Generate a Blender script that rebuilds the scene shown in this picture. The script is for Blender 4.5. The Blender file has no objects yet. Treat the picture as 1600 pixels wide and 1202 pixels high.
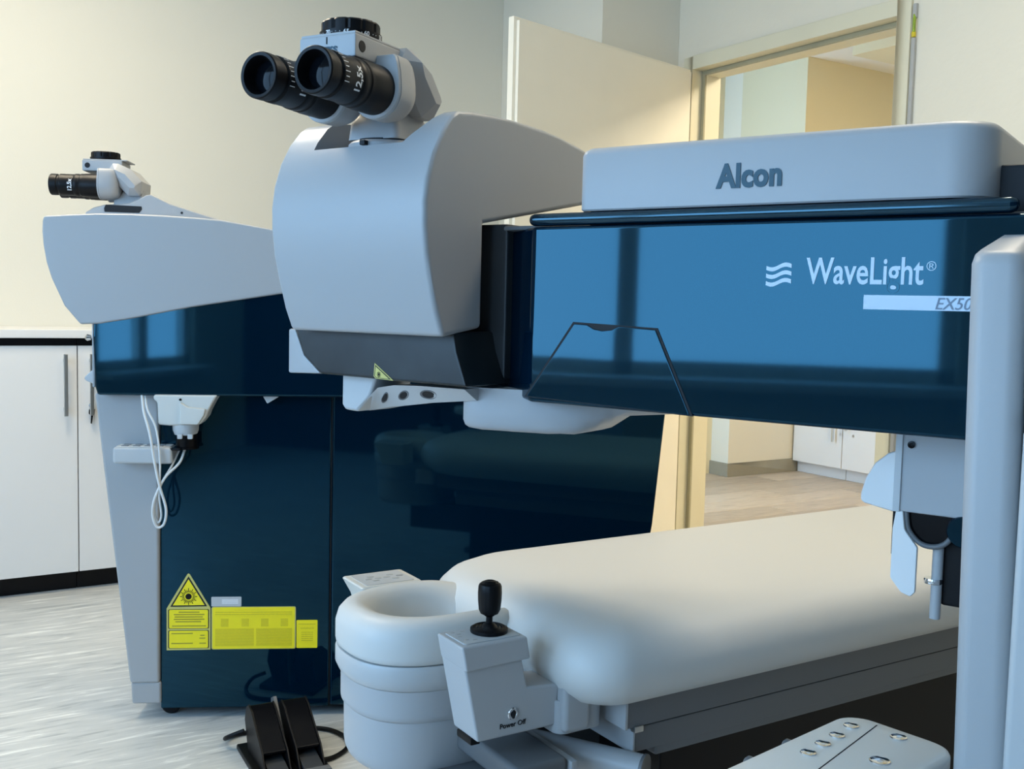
import bpy, bmesh, math, random
from mathutils import Matrix, Vector
random.seed(7)
R = math.radians
scene = bpy.context.scene
COL = scene.collection

# ------------------------------------------------------------------ camera
F_PX, EYE = 1620.0, 1.05
cam = bpy.data.cameras.new('camera')
cam.sensor_width = 36.0
cam.lens = 36.0 * F_PX / 1600.0
cam.clip_start = 0.05
cam_o = bpy.data.objects.new('camera', cam)
COL.objects.link(cam_o)
cam_o.matrix_world = (Matrix.Translation((0, 0, EYE)) @ Matrix.Rotation(R(90) - math.atan(125 / F_PX), 4, 'X')
                      @ Matrix.Rotation(0.024, 4, 'Z'))
scene.camera = cam_o

# ------------------------------------------------------------------ colour management, sky
vs = scene.view_settings
vs.view_transform = 'Standard'; vs.look = 'None'; vs.gamma = 1.0; vs.use_curve_mapping = False
vs.exposure = 0.08
SKY, LAMP_MAIN, LAMP_BACK = 7.2, 20.0, 50.0
world = bpy.data.worlds.new('daylight'); scene.world = world
world.use_nodes = True
bg = world.node_tree.nodes['Background']
bg.inputs['Color'].default_value = (0.36, 0.64, 1.0, 1)
bg.inputs['Strength'].default_value = SKY

RA = 32.2                                   # the room stands turned by this angle
CR, SR = math.cos(R(RA)), math.sin(R(RA))
def room(x, y, z=0.0): return Vector((x * CR - y * SR, x * SR + y * CR, z))
XW, XD, YB, YC, ZC = -2.1, 2.96, -1.7, 4.21, 2.70      # window wall, door wall, rear wall, cabinet wall, ceiling
WINS = [(-1.15, -0.25, 0.60), (0.06, 2.60, 0.77)]                   # two wide windows in the window wall
WZ1 = 2.35
def area(name, loc, rot, sx, sy, energy, color=(1, 1, 1), portal=False):
    l = bpy.data.lights.new(name, 'AREA'); l.shape = 'RECTANGLE'; l.size = sx; l.size_y = sy
    l.energy = energy; l.color = color
    if portal: l.cycles.is_portal = True
    o = bpy.data.objects.new(name, l); COL.objects.link(o); o.location = loc; o.rotation_euler = rot
    return o
for y0, y1, WZ0 in WINS:                    # light portals in the window openings (guide the sky light)
    area('window_portal', room(XW - .02, (y0 + y1) / 2, (WZ0 + WZ1) / 2), (R(90), 0, R(RA - 90)), y1 - y0, WZ1 - WZ0, 1, portal=True)

# ------------------------------------------------------------------ materials
def newmat(name):
    m = bpy.data.materials.new(name); m.use_nodes = True
    return m, m.node_tree, m.node_tree.nodes['Principled BSDF']
def mat(name, col, rough=.5, metal=0, coat=0, coat_rough=.05, bump=0, bscale=200, var=0, vscale=6, emit=0, trans=0, spec=None, tint=None):
    m, t, p = newmat(name)
    p.inputs['Base Color'].default_value = (*col, 1); p.inputs['Roughness'].default_value = rough
    p.inputs['Metallic'].default_value = metal; p.inputs['Coat Weight'].default_value = coat
    p.inputs['Coat Roughness'].default_value = coat_rough
    if spec is not None: p.inputs['Specular IOR Level'].default_value = spec
    if tint: p.inputs['Specular Tint'].default_value = (*tint, 1)
    if trans: p.inputs['Transmission Weight'].default_value = trans
    if emit:
        p.inputs['Emission Color'].default_value = (*col, 1); p.inputs['Emission Strength'].default_value = emit
    tc = t.nodes.new('ShaderNodeTexCoord')
    if bump:
        n = t.nodes.new('ShaderNodeTexNoise'); n.inputs['Scale'].default_value = bscale; n.inputs['Detail'].default_value = 3
        b = t.nodes.new('ShaderNodeBump'); b.inputs['Strength'].default_value = bump; b.inputs['Distance'].default_value = .002
        t.links.new(tc.outputs['Object'], n.inputs['Vector']); t.links.new(n.outputs['Fac'], b.inputs['Height'])
        t.links.new(b.outputs['Normal'], p.inputs['Normal'])
    if var:
        n = t.nodes.new('ShaderNodeTexNoise'); n.inputs['Scale'].default_value = vscale; n.inputs['Detail'].default_value = 4
        r = t.nodes.new('ShaderNodeValToRGB')
        r.color_ramp.elements[0].position = .3; r.color_ramp.elements[1].position = .7
        r.color_ramp.elements[0].color = (*[c * (1 - var) for c in col], 1); r.color_ramp.elements[1].color = (*[min(1, c * (1 + var)) for c in col], 1)
        t.links.new(tc.outputs['Object'], n.inputs['Vector']); t.links.new(n.outputs['Fac'], r.inputs['Fac'])
        t.links.new(r.outputs['Color'], p.inputs['Base Color'])
    return m
def streaks(name, cols, pos, scale, stretch, rough, rot=0, coat=0, each=False):
    """marbled / wood-like streaks: noise stretched along one direction"""
    m, t, p = newmat(name)
    tc = t.nodes.new('ShaderNodeTexCoord'); mp = t.nodes.new('ShaderNodeMapping')
    mp.inputs['Scale'].default_value = stretch; mp.inputs['Rotation'].default_value = (0, 0, rot)
    n = t.nodes.new('ShaderNodeTexNoise'); n.inputs['Scale'].default_value = scale; n.inputs['Detail'].default_value = 6
    n.inputs['Roughness'].default_value = .62; n.inputs['Distortion'].default_value = .6
    r = t.nodes.new('ShaderNodeValToRGB')
    els = r.color_ramp.elements
    while len(els) < len(cols): els.new(.5)
    for e, c, q in zip(els, cols, pos): e.position = q; e.color = (*c, 1)
    t.links.new(tc.outputs['Object'], mp.inputs['Vector']); t.links.new(mp.outputs['Vector'], n.inputs['Vector'])
    t.links.new(n.outputs['Fac'], r.inputs['Fac']); t.links.new(r.outputs['Color'], p.inputs['Base Color'])
    if each:                                # every plank a shade of its own
        oi = t.nodes.new('ShaderNodeObjectInfo'); mr = t.nodes.new('ShaderNodeMapRange')
        mr.inputs['To Min'].default_value = .78; mr.inputs['To Max'].default_value = 1.12
        hv = t.nodes.new('ShaderNodeHueSaturation')
        t.links.new(oi.outputs['Random'], mr.inputs['Value']); t.links.new(mr.outputs['Result'], hv.inputs['Value'])
        t.links.new(r.outputs['Color'], hv.inputs['Color']); t.links.new(hv.outputs['Color'], p.inputs['Base Color'])
        t.links.new(oi.outputs['Random'], n.inputs['W']) if 'W' in n.inputs and n.noise_dimensions == '4D' else None
    p.inputs['Roughness'].default_value = rough; p.inputs['Coat Weight'].default_value = coat
    return m
def printed(name, base, ink, rows, amount=.55, rough=.4):
    """flat small print: rows of broken ink marks too small to read"""
    m, t, p = newmat(name)
    tc = t.nodes.new('ShaderNodeTexCoord')
    w = t.nodes.new('ShaderNodeTexWave'); w.bands_direction = 'Z'; w.inputs['Scale'].default_value = rows
    n = t.nodes.new('ShaderNodeTexNoise'); n.inputs['Scale'].default_value = rows * 9; n.inputs['Detail'].default_value = 2
    a = t.nodes.new('ShaderNodeMath'); a.operation = 'MULTIPLY'
    g = t.nodes.new('ShaderNodeMath'); g.operation = 'GREATER_THAN'; g.inputs[1].default_value = .30
    b = t.nodes.new('ShaderNodeMath'); b.operation = 'MULTIPLY'; b.inputs[1].default_value = amount
    mx = t.nodes.new('ShaderNodeMixRGB'); mx.inputs[1].default_value = (*base, 1); mx.inputs[2].default_value = (*ink, 1)
    t.links.new(tc.outputs['Object'], w.inputs['Vector']); t.links.new(tc.outputs['Object'], n.inputs['Vector'])
    t.links.new(w.outputs['Fac'], a.inputs[0]); t.links.new(n.outputs['Fac'], a.inputs[1])
    t.links.new(a.outputs[0], g.inputs[0]); t.links.new(g.outputs[0], b.inputs[0])
    t.links.new(b.outputs[0], mx.inputs[0]); t.links.new(mx.outputs[0], p.inputs['Base Color'])
    p.inputs['Roughness'].default_value = rough
    return m
M = {
 'wall': mat('wall_paint', (.78, .745, .64), .85, bump=.12, bscale=160),
 'dark_wall': mat('darkened_unseen_wall', (.035, .036, .04), .8, bump=.1, bscale=160),  # assumed dark tone on the unseen wall, keeps reflections and fill light low
 'back_wall': mat('back_room_paint', (.72, .655, .46), .85, bump=.1, bscale=160),
 'rough_wall': mat('textured_wall_paint', (.82, .77, .64), .85, bump=.7, bscale=45),
 'ceiling': mat('ceiling_paint', (.84, .82, .76), .9, bump=.05),
 'floor': streaks('marbled_vinyl', [(.38, .40, .40), (.565, .575, .56), (.62, .625, .605), (.90, .90, .86)], [.32, .44, .555, .69], 5.5, (1.0, 8.0, 1), .34, rot=R(6)),
 'wood': streaks('laminate_wood', [(.36, .29, .22), (.52, .43, .34), (.60, .51, .41)], [.28, .5, .75], 5, (1.2, 14, 1), .42, each=True),
 'joint': mat('laminate_joint', (.16, .12, .09), .8, var=.1),
 'cream': mat('cream_lacquer', (.90, .86, .74), .4, var=.015),
 'frame': mat('frame_lacquer', (.76, .72, .55), .4, var=.02),
 'seal': mat('rubber_seal', (.42, .39, .26), .7, var=.08),
 'skirt': mat('grey_skirting', (.30, .28, .22), .55, var=.06),
 'cab': mat('cabinet_white', (.80, .79, .77), .35, var=.012, vscale=3),
 'black': mat('black_plastic', (.004, .004, .005), .42, spec=.20, bump=.05, bscale=500),
 'black_gloss': mat('black_gloss', (.003, .003, .004), .25, spec=.18, var=.1),
 'dark': mat('dark_housing', (.030, .034, .038), .5, bump=.06, bscale=400),
 'steel': mat('brushed_steel', (.62, .62, .60), .32, metal=1, bump=.04, bscale=300),
 'chrome': mat('polished_steel', (.75, .76, .78), .10, metal=1, var=.04),
 'paint': mat('grey_machine_paint', (.40, .405, .41), .42, bump=.03, bscale=900),
 'paint_white': mat('white_machine_paint', (.52, .53, .53), .38, bump=.02, bscale=900),
 'navy': mat('deep_blue_gloss', (.0003, .008, .020), .04, spec=.62, tint=(.28, .76, 1.0), var=.06, vscale=900),
 'navy_rail': mat('deep_blue_rail', (.0008, .009, .02), .10, spec=.9, tint=(.42, .8, 1.0), var=.05),
 'plate': mat('scuffed_dark_metal', (.018, .022, .024), .42, metal=.2, var=.35, vscale=14, bump=.08, bscale=60),
 'gap': mat('dark_joint', (.004, .006, .009), .7, var=.1),
 'cushion': mat('white_upholstery', (.65, .645, .615), .48, bump=.05, bscale=700),
 'drum': mat('drum_paint', (.46, .465, .47), .48, bump=.03, bscale=900),
 'rail': mat('dark_grey_rail', (.13, .135, .14), .45, bump=.04, bscale=500),
 'glass': mat('lens_glass', (.003, .004, .006), .08, spec=.12, var=.05),
 'ink': mat('white_marking', (.82, .83, .84), .6, var=.02),
 'teal_ink': mat('dark_teal_lettering', (.012, .065, .10), .5, var=.05),
 'pale_ink': mat('pale_blue_lettering', (.55, .68, .80), .45, var=.03),
 'grey_ink': mat('grey_lettering', (.16, .22, .30), .5, var=.05),
 'yellow': mat('warning_yellow', (1.0, .80, .01), .42, var=.03, vscale=40),
 'yellow_edge': mat('pale_yellow_edge', (.62, .55, .16), .45, var=.03),
 'yellow_print': printed('yellow_printed', (1.0, .80, .01), (.42, .34, .01), 60),
 'yellow_dense': printed('yellow_dense_print', (.95, .76, .01), (.38, .30, .01), 110, .7),
 'white_print': printed('white_printed', (.80, .81, .82), (.35, .36, .38), 70, .5),
 'yelgreen': mat('green_yellow_sleeve', (.30, .42, .03), .5, var=.2, vscale=60),
 'yelcap': mat('yellow_tape', (.72, .56, .02), .5, var=.06),
 'duct': mat('grey_duct', (.44, .44, .42), .45, var=.03),
 'cable': mat('white_cable', (.74, .74, .72), .45, var=.03),
 'beige': mat('beige_plastic', (.66, .65, .60), .42, bump=.03, bscale=600),
 'panel': mat('keypad_panel', (.88, .82, .74), .42, bump=.05, bscale=800),
 'key_grey': mat('key_grey', (.30, .30, .30), .45, var=.05),
 'lamp': mat('lamp_diffuser', (1, .93, .80), .5, emit=1.0, var=.01),
}

# ------------------------------------------------------------------ mesh helpers
def finish(name, bm, m, parent=None, smooth=35, bev=0, seg=2, bev_ang=30, mtx=None):
    bmesh.ops.remove_doubles(bm, verts=bm.verts, dist=1e-6)
    bmesh.ops.recalc_face_normals(bm, faces=bm.faces)
    if bev:
        es = [e for e in bm.edges if e.is_manifold and e.calc_face_angle(0) > R(bev_ang)]
        bmesh.ops.bevel(bm, geom=es, offset=bev, segments=seg, profile=.5, affect='EDGES', clamp_overlap=True)
    if mtx is not None: bm.transform(mtx)
    me = bpy.data.meshes.new(name); bm.to_mesh(me); bm.free()
    if smooth:
        me.shade_smooth(); me.set_sharp_from_angle(angle=R(smooth))
    me.materials.append(M[m] if isinstance(m, str) else m)
    o = bpy.data.objects.new(name, me); COL.objects.link(o)
    if parent: o.parent = parent
    if bev and smooth:
        w = o.modifiers.new('weighted_normals', 'WEIGHTED_NORMAL'); w.keep_sharp = True
    return o
def add_box(bm, x0, x1, y0, y1, z0, z1):
    v = [bm.verts.new((x, y, z)) for z in (z0, z1) for y in (y0, y1) for x in (x0, x1)]
    for f in ((0, 1, 3, 2), (4, 6, 7, 5), (0, 4, 5, 1), (2, 3, 7, 6), (0, 2, 6, 4), (1, 5, 7, 3)): bm.faces.new([v[i] for i in f])
def box(name, x0, x1, y0, y1, z0, z1, m, parent=None, bev=.003, seg=2, mtx=None):
    bm = bmesh.new(); add_box(bm, x0, x1, y0, y1, z0, z1)
    return finish(name, bm, m, parent, bev=bev, seg=seg, mtx=mtx)
AX = {'x': lambda a, b, c: (c, a, b), 'y': lambda a, b, c: (a, c, b), 'z': lambda a, b, c: (a, b, c)}
def add_prism(bm, pts, axis, c0, c1):
    """pts: outline in the two other axes ('x': y,z  'y': x,z  'z': x,y)"""
    f = AX[axis]
    a = [bm.verts.new(f(p[0], p[1], c0)) for p in pts]; b = [bm.verts.new(f(p[0], p[1], c1)) for p in pts]
    n = len(pts)
    bm.faces.new(a[::-1]); bm.faces.new(b)
    for i in range(n): bm.faces.new((a[i], a[(i + 1) % n], b[(i + 1) % n], b[i]))
def prism(name, pts, axis, c0, c1, m, parent=None, bev=.003, seg=2, smooth=35, bev_ang=30, mtx=None):
    bm = bmesh.new(); add_prism(bm, pts, axis, c0, c1)
    return finish(name, bm, m, parent, smooth=smooth, bev=bev, seg=seg, bev_ang=bev_ang, mtx=mtx)
def add_loft(bm, loops, cap0=True, cap1=True):
    L = [[bm.verts.new(p) for p in lp] for lp in loops]
    n = len(L[0])
    for a, b in zip(L, L[1:]):
        for i in range(n): bm.faces.new((a[i], a[(i + 1) % n], b[(i + 1) % n], b[i]))
    if cap0: bm.faces.new(L[0][::-1])
    if cap1: bm.faces.new(L[-1])
def loft(name, loops, m, parent=None, smooth=50, mtx=None, **k):
    bm = bmesh.new(); add_loft(bm, loops, **k)
    return finish(name, bm, m, parent, smooth=smooth, mtx=mtx)
def lathe(name, prof, m, parent=None, n=40, mtx=None, smooth=35):
    """prof: (radius, height) from one end to the other, about local z"""
    return loft(name, [[(max(r, 1e-5) * math.cos(2 * math.pi * i / n), max(r, 1e-5) * math.sin(2 * math.pi * i / n), z) for i in range(n)] for r, z in prof], m, parent, smooth=smooth, mtx=mtx)
def spline(pts, k=8):
    P = [Vector(p) for p in pts]; P = [2 * P[0] - P[1]] + P + [2 * P[-1] - P[-2]]; out = []
    for i in range(1, len(P) - 2):
        for j in range(k):
            t = j / k
            out.append(.5 * ((2 * P[i]) + (P[i + 1] - P[i - 1]) * t + (2 * P[i - 1] - 5 * P[i] + 4 * P[i + 1] - P[i + 2]) * t * t + (3 * P[i] - P[i - 1] - 3 * P[i + 1] + P[i + 2]) * t ** 3))
    return out + [P[-2]]
def tube(name, pts, r, m, parent=None, n=10, k=8, mtx=None):
    P = spline(pts, k) if k > 1 else [Vector(p) for p in pts]
    loops = []; up = Vector((0, 0, 1)); prev = None
    for i, p in enumerate(P):
        d = (P[min(i + 1, len(P) - 1)] - P[max(i - 1, 0)]).normalized()
        a = (prev - d * prev.dot(d)) if prev is not None else (up - d * up.dot(d))
        if a.length < 1e-4: a = Vector((1, 0, 0)) - d * d.x
        a.normalize(); prev = a; b = d.cross(a)
        loops.append([p + (a * math.cos(2 * math.pi * j / n) + b * math.sin(2 * math.pi * j / n)) * r for j in range(n)])
    return loft(name, loops, m, parent, mtx=mtx)
def rrect(x0, x1, y0, y1, r, k=6):
    out = []
    for cx, cy, a in ((x1 - r, y1 - r, 0), (x0 + r, y1 - r, 90), (x0 + r, y0 + r, 180), (x1 - r, y0 + r, 270)):
        for i in range(k + 1):
            t = R(a + 90 * i / k); out.append((cx + r * math.cos(t), cy + r * math.sin(t)))
    return out
def glyphs(body, size, offset=0.0, shear=0.0, align='LEFT', extrude=.0004, spacing=1.0):
    cu = bpy.data.curves.new('t', 'FONT'); cu.body = body; cu.size = size; cu.offset = offset; cu.shear = shear
    cu.extrude = extrude; cu.align_x = align; cu.space_character = spacing; cu.resolution_u = 4
    o = bpy.data.objects.new('t', cu); COL.objects.link(o)
    dg = bpy.context.evaluated_depsgraph_get(); me = bpy.data.meshes.new_from_object(o.evaluated_get(dg))
    bpy.data.objects.remove(o); bpy.data.curves.remove(cu)
    return me
def lettering(name, body, size, mtx, m, parent, fn=None, sx=1.0, **k):
    me = glyphs(body, size, **k)
    for v in me.vertices:
        v.co.x *= sx
        v.co = Vector(fn(v.co)) if fn else mtx @ v.co
    me.name = name; me.materials.clear(); me.materials.append(M[m])
    o = bpy.data.objects.new(name, me); COL.objects.link(o); o.parent = parent
    return o
def boolean_cut(o, cutter):
    o.modifiers.clear(); md = o.modifiers.new('cut', 'BOOLEAN'); md.object = cutter; md.operation = 'DIFFERENCE'; md.solver = 'EXACT'
    dg = bpy.context.evaluated_depsgraph_get(); me = bpy.data.meshes.new_from_object(o.evaluated_get(dg))
    o.modifiers.clear(); me.name = o.name; o.modifiers.new('weighted_normals', 'WEIGHTED_NORMAL').keep_sharp = True; mt = o.data.materials[0]; o.data = me
    me.materials.clear(); me.materials.append(mt)
    me.shade_smooth(); me.set_sharp_from_angle(angle=R(30))
    bpy.data.objects.remove(cutter)
def tag(o, label, cat, group=None):
    o['label'] = label; o['category'] = cat
    if group: o['group'] = group
    return o
def thing(name, label, cat, loc=(0, 0, 0), rz=0, group=None):
    o = bpy.data.objects.new(name, None); COL.objects.link(o); o.empty_display_size = .1
    o.location = loc; o.rotation_euler = (0, 0, R(rz))
    return tag(o, label, cat, group)
def struct(o, label=None):
    o['kind'] = 'structure'; o.rotation_euler = (0, 0, R(RA))
    if label: o['label'] = label
    return o
TXT = Matrix.Rotation(R(90), 4, 'X')        # upright text facing -y
def T(x, y, z): return Matrix.Translation((x, y, z))

# ------------------------------------------------------------------ the room
def boxes(name, lst, m, bev=0):
    bm = bmesh.new()
    for b in lst: add_box(bm, *b)
    return finish(name, bm, m, bev=bev)
struct(box('floor', XW - .15, XD + .06, YB - .15, YC + .15, -.10, 0, 'floor', bev=0), 'grey marbled vinyl floor of the treatment room')
struct(box('ceiling', XW - .15, XD + .12, YB - .15, YC + .15, ZC, ZC + .1, 'ceiling', bev=0), 'white ceiling of the treatment room')
struct(box('wall_back', XW - .15, XD + .12, YC, YC + .15, 0, ZC, 'wall', bev=0), 'cream wall behind the base cabinets')
struct(box('wall_front', XW - .15, XD + .12, YB - .15, YB, 0, ZC, 'dark_wall', bev=0), 'unseen wall opposite the base cabinets, darkened to cut fill light')
struct(box('wall_corner_pillar', 2.555, XD - .001, 3.44, YC - .001, 0, ZC - .001, 'wall', bev=0), 'cream boxed pillar in the corner beside the door')
# window wall with two openings
lw = [(XW - .15, XW, YB, YC, WZ1, ZC)] + [(XW - .15, XW, w[0], w[1], 0, w[2]) for w in WINS]
ys = [YB] + [v for w in WINS for v in w[:2]] + [YC]
for i in range(0, len(ys), 2): lw.append((XW - .15, XW, ys[i], ys[i + 1], 0, WZ1))
struct(boxes('wall_left', lw, 'wall'), 'cream wall with two wide windows')
for i, (y0, y1, WZ0) in enumerate(WINS):
    b = []
    for a, c in ((y0, y0 + .06), (y1 - .06, y1), ((y0 + y1) / 2 - .04, (y0 + y1) / 2 + .04)): b.append((XW - .1, XW - .04, a, c, WZ0, WZ1))
    for a, c in ((WZ0, WZ0 + .06), (WZ1 - .06, WZ1)): b.append((XW - .1, XW - .04, y0, y1, a, c))
    struct(boxes('window_%d' % (i + 1), b, 'cab'), 'white window frame with two lights')
    s = box('window_sill', XW - .02, XW + .16, y0 - .04, y1 + .04, WZ0 - .04, WZ0 - .001, 'cab', bev=.006); s.parent = bpy.data.objects['window_%d' % (i + 1)]
# door wall with its opening
DY0, DY1, DZ = 2.33, 3.335, 2.04
struct(boxes('wall_right', [(XD, XD + .12, YB, DY0 - .02, 0, ZC), (XD, XD + .12, DY1 + .02, YC, 0, ZC), (XD, XD + .12, DY0 - .02, DY1 + .02, DZ + .02, ZC)], 'rough_wall'), 'cream roughcast wall around the doorway')
fr = [(XD - .012, XD + .05, DY1, DY1 + .055, 0, DZ + .055), (XD - .012, XD + .05, DY0 - .055, DY0, 0, DZ + .055), (XD - .012, XD + .05, DY0, DY1, DZ, DZ + .055),
      (XD + .05, XD + .132, DY1 - .02, DY1 + .055, 0, DZ + .05), (XD + .05, XD + .132, DY0 - .055, DY0 + .02, 0, DZ + .05), (XD + .05, XD + .132, DY0 + .02, DY1 - .02, DZ - .02, DZ + .05)]
tf = struct(boxes('trim_1', fr, 'frame', bev=.003), 'cream steel door frame around the open doorway')
sl = boxes('door_seal', [(XD + .042, XD + .05, DY1 - .02, DY1 - .002, 0, DZ), (XD + .042, XD + .05, DY0 + .002, DY0 + .02, 0, DZ), (XD + .042, XD + .05, DY0 + .02, DY1 - .02, DZ - .018, DZ - .001)], 'seal'); sl.parent = tf
# the door itself, standing open into the room
dl = math.hypot(2.93 - 1.915, 3.325 - 3.085); da = math.degrees(math.atan2(3.325 - 3.085, 2.93 - 1.915))
door = boxes('door_1', [(-dl, 0, 0, .026, .006, 2.035), (-dl + .013, -.013, -.014, 0, .006, 2.022)], 'cream', bev=.002)
door.location = room(2.93, 3.325); door['kind'] = 'structure'; door.rotation_euler = (0, 0, R(RA + da)); door['label'] = 'cream door leaf standing open into the room'
for s in (-1, 1):
    hb = tube('door_handle', [(-dl + .07, .006 + s * .02, 1.05), (-dl + .07, .006 + s * .06, 1.05), (-dl + .085, .006 + s * .068, 1.05), (-dl + .19, .006 + s * .068, 1.05)], .009, 'steel', door)
for z in (.25, 1.75): box('hinge', -.012, .012, .012, .038, z - .05, z + .05, 'steel', door, bev=.004)

# ------------------------------------------------------------------ the room behind the doorway
BX, BY0, BY1 = 5.75, 1.2, 4.92
bf = struct(box('floor_back_room', XD + .06, BX + .1, BY0 - .1, BY1 + .1, -.10, -.012, 'joint', bev=0), 'laminate floor of the room behind the doorway')
pl = {}
y, row = BY0 - .1, 0
while y < BY1 + .1:
    x = XD + .061 - (row * .47) % 1.28
    while x < BX + .1:
        x0, x1 = max(x, XD + .061), min(x + 1.277, BX + .1)
        if x1 - x0 > .03:
            key = round(x1 - x0, 3)
            if key not in pl:
                o = box('plank', 0, x1 - x0, 0, .186, -.012, 0, 'wood', bf, bev=.0015, seg=1); pl[key] = o.data
            else:
                o = bpy.data.objects.new('plank', pl[key]); COL.objects.link(o); o.parent = bf
            o.location = (x0, y, 0)
        x += 1.28
    y += .189; row += 1
struct(box('ceiling_back_room', XD + .12, BX + .1, BY0 - .1, BY1 + .1, 2.5, 2.6, 'ceiling', bev=0), 'ceiling of the room behind the doorway')
struct(box('ceiling_beam', 4.585, BX - .001, BY0, 3.9, 2.44, 2.4999, 'back_wall', bev=0), 'shallow ceiling beam in the back room')
struct(box('wall_back_room_far', XD + .12, 4.607, 4.90, 5.0, 0, 2.5, 'back_wall', bev=0), 'cream far wall of the back room')
struct(box('wall_back_room_pier', 4.607, BX + .1, 4.745, 5.0, 0, 2.5, 'wall', bev=0), 'cream wall pier beside the back room cabinets')
struct(box('wall_bulkhead', 4.605, BX - .001, 4.23, 4.744, 1.95, 2.4999, 'back_wall', bev=0), 'cream bulkhead above the back room cabinets')
struct(box('wall_back_room_right', BX, BX + .1, BY0, 4.744, 0, 2.5, 'wall', bev=0), 'cream side wall of the back room')
struct(box('wall_back_room_near', XD + .12, BX + .1, BY0 - .1, BY0, 0, 2.5, 'back_wall', bev=0), 'cream near wall of the back room')
struct(boxes('baseboard_back_room', [(4.594, 4.607, 4.733, 4.90, 0, .085), (4.607, 5.215, 4.733, 4.745, 0, .085)], 'skirt', bev=.002), 'olive grey skirting along the back room pier')

# ------------------------------------------------------------------ cabinets
def base_cabinet(label, x0, rot, origin, door_h=(.0716, .8705), hand='L', key=False, wid=.6, depth=.34, lockz=.66):
    c = thing('base_cabinet', label, 'cabinet', origin, rot, None)
    box('carcass', x0 + .001, x0 + wid - .001, .02, depth, .0716, door_h[1] + .0, 'cab', c, bev=.001)
    box('top_rail', x0 + .001, x0 + wid - .001, .014, depth, door_h[1], door_h[1] + .027, 'black', c, bev=.001)
    box('toe_kick', x0 + .001, x0 + wid - .001, .05, depth, 0, .0716, 'black', c, bev=.001)
    d = box('door', x0 + .0015, x0 + wid - .0015, 0, .0185, door_h[0], door_h[1], 'cab', c, bev=.0012)
    hx = x0 + (wid - .042 if hand == 'R' else .042)
    bm = bmesh.new(); add_box(bm, hx - .0065, hx + .0065, -.034, -.024, .628, .843); add_box(bm, hx - .005, hx + .005, -.026, 0, .645, .657); add_box(bm, hx - .005, hx + .005, -.026, 0, .814, .826)
    finish('handle', bm, 'steel', d, bev=.0015)
    if key:
        k = lathe('lock', [(0, -.006), (.008, -.006), (.009, 0)], 'chrome', d, n=20, mtx=T(x0 + .045, 0, lockz) @ Matrix.Rotation(R(90), 4, 'X'))
        prism('key', [(x0 + .035, lockz - .012), (x0 + .055, lockz - .012), (x0 + .053, lockz - .03), (x0 + .048, lockz - .034), (x0 + .044, lockz - .064), (x0 + .040, lockz - .062), (x0 + .042, lockz - .034), (x0 + .034, lockz - .028)], 'y', -.012, -.006, 'black_gloss', d, bev=.001)
        tube('key_ring', [(x0 + .044, -.008, lockz + .004), (x0 + .040, -.012, lockz - .006), (x0 + .044, -.010, lockz - .016)], .0022, 'chrome', d, n=8)
    return c
CO = room(0, 3.86)
base_cabinet('leftmost white base cabinet of the row under the worktop', -.562, RA, CO, hand='L')
base_cabinet('white base cabinet with long bar handle left of the laser', .0385, RA, CO, hand='R')
base_cabinet('white base cabinet with keys hanging from its lock', .639, RA, CO, hand='L', key=True)
base_cabinet('white base cabinet at the right end of the row, behind the left laser', 1.2395, RA, CO, hand='R')
wt = box('worktop', -.562, 1.84, -.022, .349, .8977, .927, 'cab', bev=.003); wt.location = CO; wt.rotation_euler = (0, 0, R(RA))
tag(wt, 'pale worktop running along the row of white base cabinets', 'worktop')
# back room cabinets face the doorway wall
BO = room(5.17, 4.732)
for i, lab in enumerate(['white back room cabinet nearest the skirted pier', 'white back room cabinet with key, second from the pier', 'white back room cabinet farthest from the pier']):
    c = thing('low_cabinet', lab, 'cabinet', BO, RA - 90)
    x0 = i * .4 + .002
    box('carcass', x0, x0 + .396, .02, .5, .075, .86, 'cab', c, bev=.001)
    box('plinth', x0, x0 + .396, .05, .5, 0, .075, 'cab', c, bev=.001)
    d = box('door', x0 + .001, x0 + .395, 0, .0185, .075, .86, 'cab', c, bev=.0015)
    hx = x0 + (.345 if i % 2 == 0 else .045)
    bm = bmesh.new(); add_box(bm, hx - .007, hx + .007, -.034, -.024, .24 if i == 0 else .32, .62); add_box(bm, hx - .005, hx + .005, -.026, 0, .34, .35); add_box(bm, hx - .005, hx + .005, -.026, 0, .59, .60)
    finish('handle', bm, 'steel', d, bev=.0015)
    if i < 2:
        lathe('lock', [(0, -.008), (.009, -.008), (.010, 0)], 'steel', d, n=16, mtx=T(hx + .035, 0, .29) @ Matrix.Rotation(R(90), 4, 'X'))
bw = box('back_worktop', 0, 1.2, -.015, .5, .861, .895, 'cab', bev=.003); bw.location = BO; bw.rotation_euler = (0, 0, R(RA - 90))
tag(bw, 'pale worktop on the back room cabinets', 'worktop')
# cable duct beside the door frame, with an earth wire sleeve
cd = thing('cable_duct', 'slim grey cable duct with green-yellow sleeve beside the door frame', 'duct', room(XD - .0005, 2.262), RA)
box('duct_strip', -.012, 0, -.007, .007, .02, 1.955, 'duct', cd, bev=.002)
box('duct_end', -.012, 0, -.007, .007, 2.02, 2.066, 'duct', cd, bev=.002)
tube('earth_wire', [(-.008, 0, 2.03), (-.014, -.004, 2.0), (-.008, 0, 1.962)], .005, 'yelgreen', cd)
lathe('tape', [(.0065, 1.958), (.007, 1.962), (.007, 1.972), (.0055, 1.976)], 'yelcap', cd, n=16, mtx=T(-.009, 0, 0))

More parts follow.
